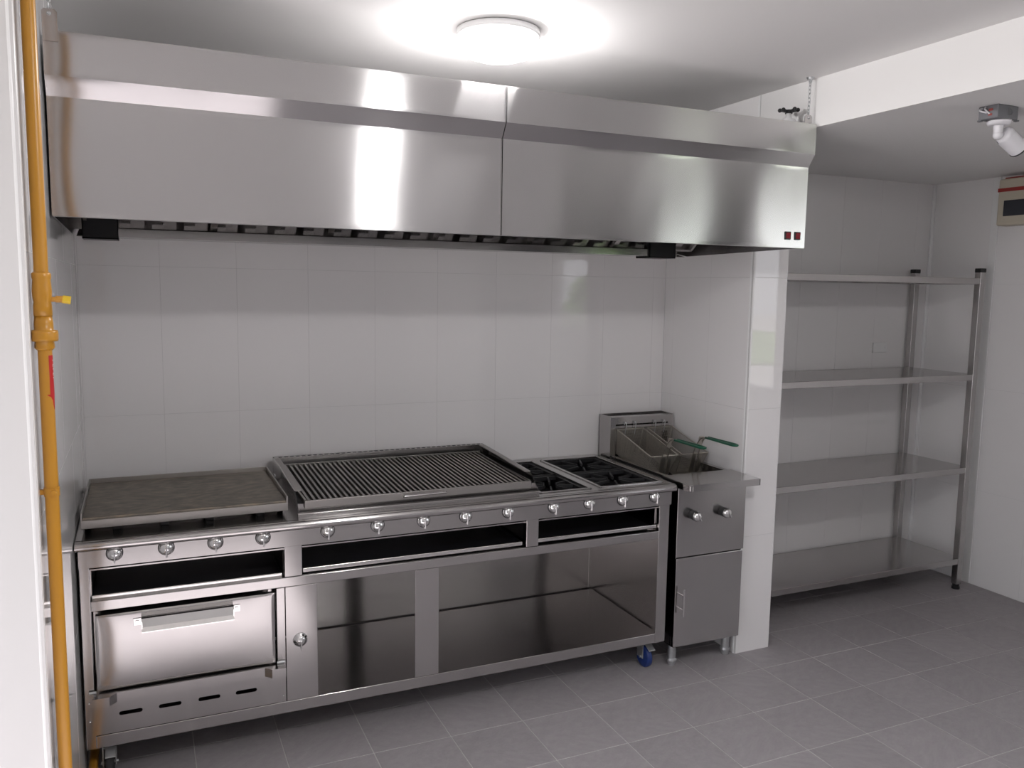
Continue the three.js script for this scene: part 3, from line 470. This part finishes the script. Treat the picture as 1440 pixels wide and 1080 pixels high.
// ------------------------------------------------------------------ fry baskets
{
  const W = 0.150, Lb = 0.315, H = 0.135;
  function basket(x, label) {
    const b = thing('fry_basket', label, 'fry basket', [0, 0, 0], 'wire baskets hanging on the fryer');
    const tl = (u) => V(0, 0, 0), top = (s, t) => V((s - 0.5) * W, 0, t * Lb), bot = (s, t) => V((s - 0.5) * W * 0.86, -H * (0.95 + 0.05 * t), 0.012 + t * (Lb - 0.05));
    const wires = [], wr = 0.0008, P = (s, t, h) => top(s, t).lerp(bot(s, t), h), nx = 20, nz = 42, nh = 18;
    const poly = (pts) => { for (let i = 0; i + 1 < pts.length; i++) wires.push(bar(pts[i], pts[i + 1], wr, 4)); };
    for (let i = 0; i <= nx; i++) poly([P(i / nx, 0, 0), P(i / nx, 0, 1), P(i / nx, 1, 1), P(i / nx, 1, 0)]);
    for (let i = 0; i <= nz; i++) poly([P(0, i / nz, 0), P(0, i / nz, 1), P(1, i / nz, 1), P(1, i / nz, 0)]);
    for (let i = 1; i <= nh; i++) poly([P(0, 0, i / nh), P(0, 1, i / nh), P(1, 1, i / nh), P(1, 0, i / nh), P(0, 0, i / nh)]);
    const rim = [[P(0, 0, 0), P(0, 1, 0)], [P(0, 1, 0), P(1, 1, 0)], [P(1, 1, 0), P(1, 0, 0)], [P(1, 0, 0), P(0, 0, 0)]].map(([a, c]) => bar(a, c, 0.0032, 8));
    const legs = [[0, 0], [1, 0], [0, 1], [1, 1]].map(([s, t]) => bar(P(s, t, 0), P(s, t, 1), 0.0022, 6));
    bases.set(b, [0, 0, 0]);
    part('wire_mesh', wires, M.wire, b); part('rim', [...rim, ...legs], M.wire, b);
    part('hanging_hook', [-0.028, 0.028].map((o) => tube([[o, -0.03, 0.002], [o, 0.020, 0.0], [o, 0.034, -0.010], [o, 0.016, -0.018]], 0.0026, 6, 24)), M.galv, b);
    part('strap', [box(-0.012, 0.012, -0.10, 0.004, Lb - 0.008, Lb - 0.004), box(0.028, 0.046, -0.10, 0.004, Lb - 0.008, Lb - 0.004)], M.wire, b);
    const s = Math.tan(0.26);
    const hd = part('handle', [tube([[-0.016, -0.02, Lb + 0.002], [-0.014, 0.05, Lb + 0.012], [-0.010, 0.098, Lb + 0.034], [-0.009, 0.120, Lb + 0.075]], 0.0032, 6, 30), tube([[0.016, -0.02, Lb + 0.002], [0.014, 0.05, Lb + 0.012], [0.010, 0.098, Lb + 0.034], [0.009, 0.120, Lb + 0.075]], 0.0032, 6, 30), box(-0.012, 0.012, 0.055, 0.10, Lb + 0.016, Lb + 0.020)], M.wire, b);
    const y = (q) => 0.112 + (q - 0.06) * s;
    part('grip', tube([[-0.008, y(0.06), Lb + 0.06], [-0.010, y(0.14), Lb + 0.14], [-0.013, y(0.22), Lb + 0.22], [-0.011, y(0.255), Lb + 0.255], [0, y(0.265), Lb + 0.265], [0.011, y(0.255), Lb + 0.255], [0.013, y(0.22), Lb + 0.22], [0.010, y(0.14), Lb + 0.14], [0.008, y(0.06), Lb + 0.06]], 0.0058, 8, 80), M.green, hd, { label: 'green coated grip' });
    b.position.set(x, 1.006, 0.142); b.rotation.x = 0.26;
    return b;
  }
  basket(2.537, 'wire fry basket with green grip hanging on the fryer nearer the burners');
  basket(2.712, 'wire fry basket with green grip hanging on the fryer nearer the partition');
}
// ------------------------------------------------------------------ gas pipe
{
  const x = 0.1035, z = 1.5413, R = 0.0146;
  const p = thing('gas_pipe', 'yellow painted gas pipe with tap and red arrow beside the hood', 'pipe', [x, 0, z]);
  part('pipe_run', [cyl(R, R, YC - 1.7188, 28).translate(x, (YC + 1.7188) / 2, z), tube([[x, 1.5693, z], [x, 0.9, z], [x, 0.30, z], [x, 0.10, z], [x, 0.055, z - 0.03], [x, 0.045, z - 0.09], [x, 0.045, z - 0.5], [x, 0.045, z - 0.85], [x, 0.045, z - 1.3]], R, 20, 120, false, 0.2)], M.pipe, p);
  const lathe = (pts, seg = 28) => new THREE.LatheGeometry(pts.map((q) => new THREE.Vector2(...q)), seg).translate(x, 0, z);
  part('tee_fitting', [lathe([[0, 1.7206], [R + 0.001, 1.7206], [0.0195, 1.7169], [0.0195, 1.7075], [0.0180, 1.7038], [0.0190, 1.6907], [0.0200, 1.6777], [0.0190, 1.6627], [0.0175, 1.6534], [0.0190, 1.6459], [0.0190, 1.6235], [0, 1.6235]])], M.pipe, p);
  part('union_nut', [lathe([[0, 1.6253], [0.0175, 1.6253], [0.0195, 1.6067], [0.0195, 1.5926], [0.0270, 1.5917], [0.0285, 1.5861], [0.0285, 1.5730], [0.0270, 1.5674], [0.0195, 1.5665], [0.0205, 1.5525], [R + 0.001, 1.5469], [0, 1.5469]], 8)], M.pipe, p);
  part('tap', [bar(V(x, 1.6599, z), V(x + 0.044, 1.6608, z), 0.0058, 14), bar(V(x + 0.026, 1.6608, z), V(x + 0.042, 1.6608, z), 0.0075, 8)], M.pipe, p);
  part('tap_cap', bar(V(x + 0.040, 1.6608, z), V(x + 0.056, 1.6585, z), 0.0088, 16), M.pipeOld, p, { label: 'bright yellow tap cap' });
  part('pipe_clamp', [cyl(R + 0.0018, R + 0.0018, 0.020, 28).translate(x, 1.2236, z), box(XL, x, 1.2180, 1.2292, z - 0.004, z + 0.004), cyl(0.006, 0.006, 0.006, 12).rotateX(Math.PI / 2).translate(x + 0.006, 1.2236, z + 0.018)], M.pipe, p);
  part('wall_stub', bar(V(XL - 0.001, 1.5805, z - 0.01), V(x - 0.02, 1.5805, z - 0.002), 0.007, 10), M.iron, p);
  // red arrow sticker bent round the pipe
  const c = document.createElement('canvas'); c.width = 128; c.height = 512; const q = c.getContext('2d');
  q.fillStyle = '#b5201f'; q.fillRect(0, 0, 128, 512); q.fillStyle = '#f3e9e2';
  for (let i = 0; i < 5; i++) { q.fillRect(60, 60 + i * 56, 40, 10); q.fillRect(i % 2 ? 60 : 90, 60 + i * 56, 10, 36); }
  const tex = new THREE.CanvasTexture(c); tex.colorSpace = THREE.SRGBColorSpace;
  const strip = (t0, t1, y0, y1, taper) => {
    const pos = [], uv = [], idx = [], n = 14;
    for (let j = 0; j < 2; j++) for (let i = 0; i <= n; i++) { const m = (t0 + t1) / 2, t = taper && !j ? m : t0 + (t1 - t0) * i / n; pos.push(x + (R + 0.0005) * Math.sin(t), j ? y1 : y0, z + (R + 0.0005) * Math.cos(t)); uv.push(taper ? 0.05 : i / n, taper ? 0.02 : j); }
    for (let i = 0; i < n; i++) idx.push(i, i + 1, i + n + 2, i, i + n + 2, i + n + 1);
    const g = new THREE.BufferGeometry(); g.setAttribute('position', new THREE.Float32BufferAttribute(pos, 3)); g.setAttribute('uv', new THREE.Float32BufferAttribute(uv, 2)); g.setIndex(idx); g.computeVertexNormals(); return g;
  };
  part('arrow_sticker', [strip(0.55, 2.0, 1.4460, 1.5357), strip(0.15, 2.4, 1.4123, 1.4478, true)], std({ map: tex, roughness: 0.4 }), p, { uv: false, label: 'red arrow sticker' });
}
// ------------------------------------------------------------------ shelving
{
  const s = thing('shelving_unit', 'four-tier stainless steel shelving unit in the tiled alcove', 'shelving', [3.85, 0, 0.23]);
  const X0 = 3.10, X1 = 4.612, Z0 = 0.012, Z1 = 0.478;
  for (const [x, z] of [[X0, Z0], [X1 - 0.038, Z0], [X0, Z1 - 0.038], [X1 - 0.038, Z1 - 0.038]]) {
    const l = part('post', box(x, x + 0.038, 0.03, 1.832, z, z + 0.038, 0.003), M.steel, s);
    part('post_cap', box(x - 0.002, x + 0.040, 1.826, 1.850, z - 0.002, z + 0.040, 0.004), M.black, l, { label: 'black plastic cap' });
    part('foot', [cyl(0.017, 0.019, 0.018).translate(x + 0.019, 0.022, z + 0.019), cyl(0.022, 0.022, 0.014).translate(x + 0.019, 0.007, z + 0.019)], M.black, l);
  }
  for (const y of [0.185, 0.722, 1.256, 1.795]) part('shelf', [box(X0 + 0.002, X1 - 0.002, y - 0.004, y, Z0 + 0.004, Z1 - 0.004), box(X0 + 0.036, X1 - 0.036, y - 0.034, y, Z1 - 0.008, Z1 - 0.002, 0.002), box(X0 + 0.036, X1 - 0.036, y - 0.034, y, Z0 + 0.002, Z0 + 0.008, 0.002), box(X0 + 0.002, X0 + 0.008, y - 0.034, y, Z0 + 0.036, Z1 - 0.036, 0.002), box(X1 - 0.008, X1 - 0.002, y - 0.034, y, Z0 + 0.036, Z1 - 0.036, 0.002)], M.steel, s);
}
// ------------------------------------------------------------------ camera, breaker box, blank plate
{
  const c = thing('security_camera', 'white bullet security camera on a grey box under the lower ceiling', 'security camera', [3.10, YS, 1.592]);
  part('junction_box', [box(3.048, 3.154, 2.318, YS, 1.555, 1.630, 0.003)], M.conduit, c, { label: 'dark grey junction box' });
  part('knockout', new THREE.TorusGeometry(0.013, 0.0018, 6, 24).translate(3.108, 2.342, 1.6305), M.conduit, c);
  for (const [x, z] of [[3.041, 1.556], [3.146, 1.618]]) part('fixing_lug', box(x, x + 0.014, 2.312, 2.318, z, z + 0.014, 0.002), M.conduit, c);
  part('wire_bundle', [tube([[3.047, 2.356, 1.570], [3.036, 2.352, 1.568], [3.034, 2.344, 1.578], [3.047, 2.340, 1.588]], 0.0035, 6, 24), tube([[3.047, 2.360, 1.582], [3.038, 2.350, 1.588], [3.047, 2.334, 1.600]], 0.003, 6, 24)], M.camWhite, c);
  part('wire_hole', [box(3.0465, 3.0485, 2.344, 2.352, 1.596, 1.610), box(3.0465, 3.0485, 2.328, 2.335, 1.594, 1.608)], M.copper, c);
  part('mount_base', new THREE.LatheGeometry([[0, 0.018], [0.040, 0.018], [0.040, 0.011], [0.035, 0.002], [0.026, 0], [0, 0]].map((p) => new THREE.Vector2(...p)), 32).translate(3.108, 2.300, 1.592), M.camWhite, c);
  part('arm', [cyl(0.014, 0.017, 0.036).translate(3.108, 2.284, 1.592), new THREE.SphereGeometry(0.0165, 20, 14).translate(3.108, 2.268, 1.592), bar(V(3.108, 2.268, 1.592), V(3.140, 2.268, 1.592), 0.012, 16)], M.camWhite, c);
  const ax = V(0.83, -0.52, 0.12).normalize(), up = V(0, 1, 0).addScaledVector(ax, 0.52).normalize(), sd = ax.clone().cross(up).normalize(), m = new THREE.Matrix4().makeBasis(sd, ax, up).setPosition(3.132, 2.278, 1.592);
  const bd = part('camera_body', new THREE.LatheGeometry([[0, -0.002], [0.022, 0], [0.030, 0.007], [0.032, 0.018], [0.032, 0.088], [0, 0.088]].map((p) => new THREE.Vector2(...p)), 32).applyMatrix4(m), M.camWhite, c);
  part('sun_hood', new THREE.CylinderGeometry(0.0345, 0.0345, 0.078, 32, 1, true, -1.9, 3.8).translate(0, 0.057, 0).rotateY(Math.PI).applyMatrix4(m), M.camWhite, bd);
  part('lens_face', [new THREE.CylinderGeometry(0.031, 0.031, 0.006, 32).translate(0, 0.091, 0).applyMatrix4(m), new THREE.TorusGeometry(0.0335, 0.003, 8, 32).rotateX(Math.PI / 2).translate(0, 0.093, 0).applyMatrix4(m)], M.black, bd, { label: 'black front ring' });
}
{
  const b = thing('breaker_box', 'beige electrical breaker box with red stripe on the right wall', 'electrical box', [XE, 2.08, 0.62]);
  part('case', [box(XE - 0.085, XE, 2.085, 2.338, 0.475, 0.80, 0.010)], M.beige, b);
  part('stripe', box(XE - 0.0862, XE - 0.05, 2.268, 2.288, 0.474, 0.801), M.red, b, { label: 'dark red stripe' });
  part('top_vent', box(XE - 0.070, XE - 0.01, 2.338, 2.346, 0.50, 0.78, 0.002), M.copper, b);
  part('breaker_cover', box(XE - 0.090, XE - 0.083, 2.135, 2.22, 0.515, 0.74, 0.004), M.darkPanel, b);
}
{
  const o = thing('blank_plate', 'small white blank socket plate on the wall behind the shelving', 'wall plate', [4.365, 1.38, 0]);
  part('plate', box(4.310, 4.422, 1.349, 1.409, 0, 0.009, 0.003), M.pvc, o);
  part('screw_cap', [cyl(0.004, 0.004, 0.002, 12).rotateX(Math.PI / 2).translate(4.325, 1.379, 0.010), cyl(0.004, 0.004, 0.002, 12).rotateX(Math.PI / 2).translate(4.407, 1.379, 0.010)], M.plastic, o);
}
// ------------------------------------------------------------------ outside, seen only as reflections of the openings
{
  const y = new THREE.Mesh(new THREE.BoxGeometry(80, 0.1, 80).translate(6, -0.18, 10), M.yard); y.name = 'yard'; y.userData = { kind: 'structure' }; scene.add(y);
  const l = new THREE.Mesh(new THREE.BoxGeometry(20, 0.1, 22).translate(16, -0.12, 25), M.lawn); l.name = 'lawn'; l.userData = { kind: 'structure' }; scene.add(l);
  const k = thing('ramp_wall', 'low white sloping wall on the lawn outside the window', 'garden wall', [12.9, -0.07, 20]);
  const pts = []; for (let i = 0; i <= 12; i++) { const t = i / 12; pts.push([11.0 + 3.8 * t, 1.42 - 0.25 * t - 1.05 * t * t]); }
  part('ramp_body', plateXY([...pts.map(([x, q]) => [x, q - 0.12]), [14.8, -0.07], [11.0, -0.07]].reverse(), 20, 20.18), M.yard, k);
  part('coping', plateXY([...pts, ...pts.slice().reverse().map(([x, q]) => [x, q - 0.12])].reverse(), 19.96, 20.22), M.kerb, k, { label: 'white coping' });
  for (let i = 0; i < 3; i++) {
    const X = 11.5 + i * 2.9, Z = 25 + i * 0.6, r0 = [1.1, 0.8, 1.2][i], H = [1.0, 0.75, 1.15][i];
    const h = thing('garden_shrub', ['leafy green shrub behind the upper end of the white garden wall', 'smallest leafy green shrub behind the white garden wall', 'largest leafy green shrub beyond the lower end of the garden wall'][i], 'shrub', [X, -0.07, Z]);
    const leaves = []; for (let n = 0; n < 700; n++) { const t = rnd() * 6.283, u = rnd() * 2 - 1, r = (0.6 + 0.4 * rnd()) * r0, q = Math.sqrt(1 - u * u); leaves.push(new THREE.PlaneGeometry(0.30, 0.20).rotateX(rnd() * 6).rotateY(rnd() * 6).translate(X + r * q * Math.cos(t), H + r * u, Z + r * q * Math.sin(t))); }
    part('foliage', leaves, M.leaf, h);
    part('trunk', bar(V(X, -0.07, Z), V(X, H, Z), 0.07), M.beige, h);
  }
}
scene.traverse((o) => { if (o.isMesh) { o.castShadow = true; o.receiveShadow = true; } });
renderer.render(scene, camera);
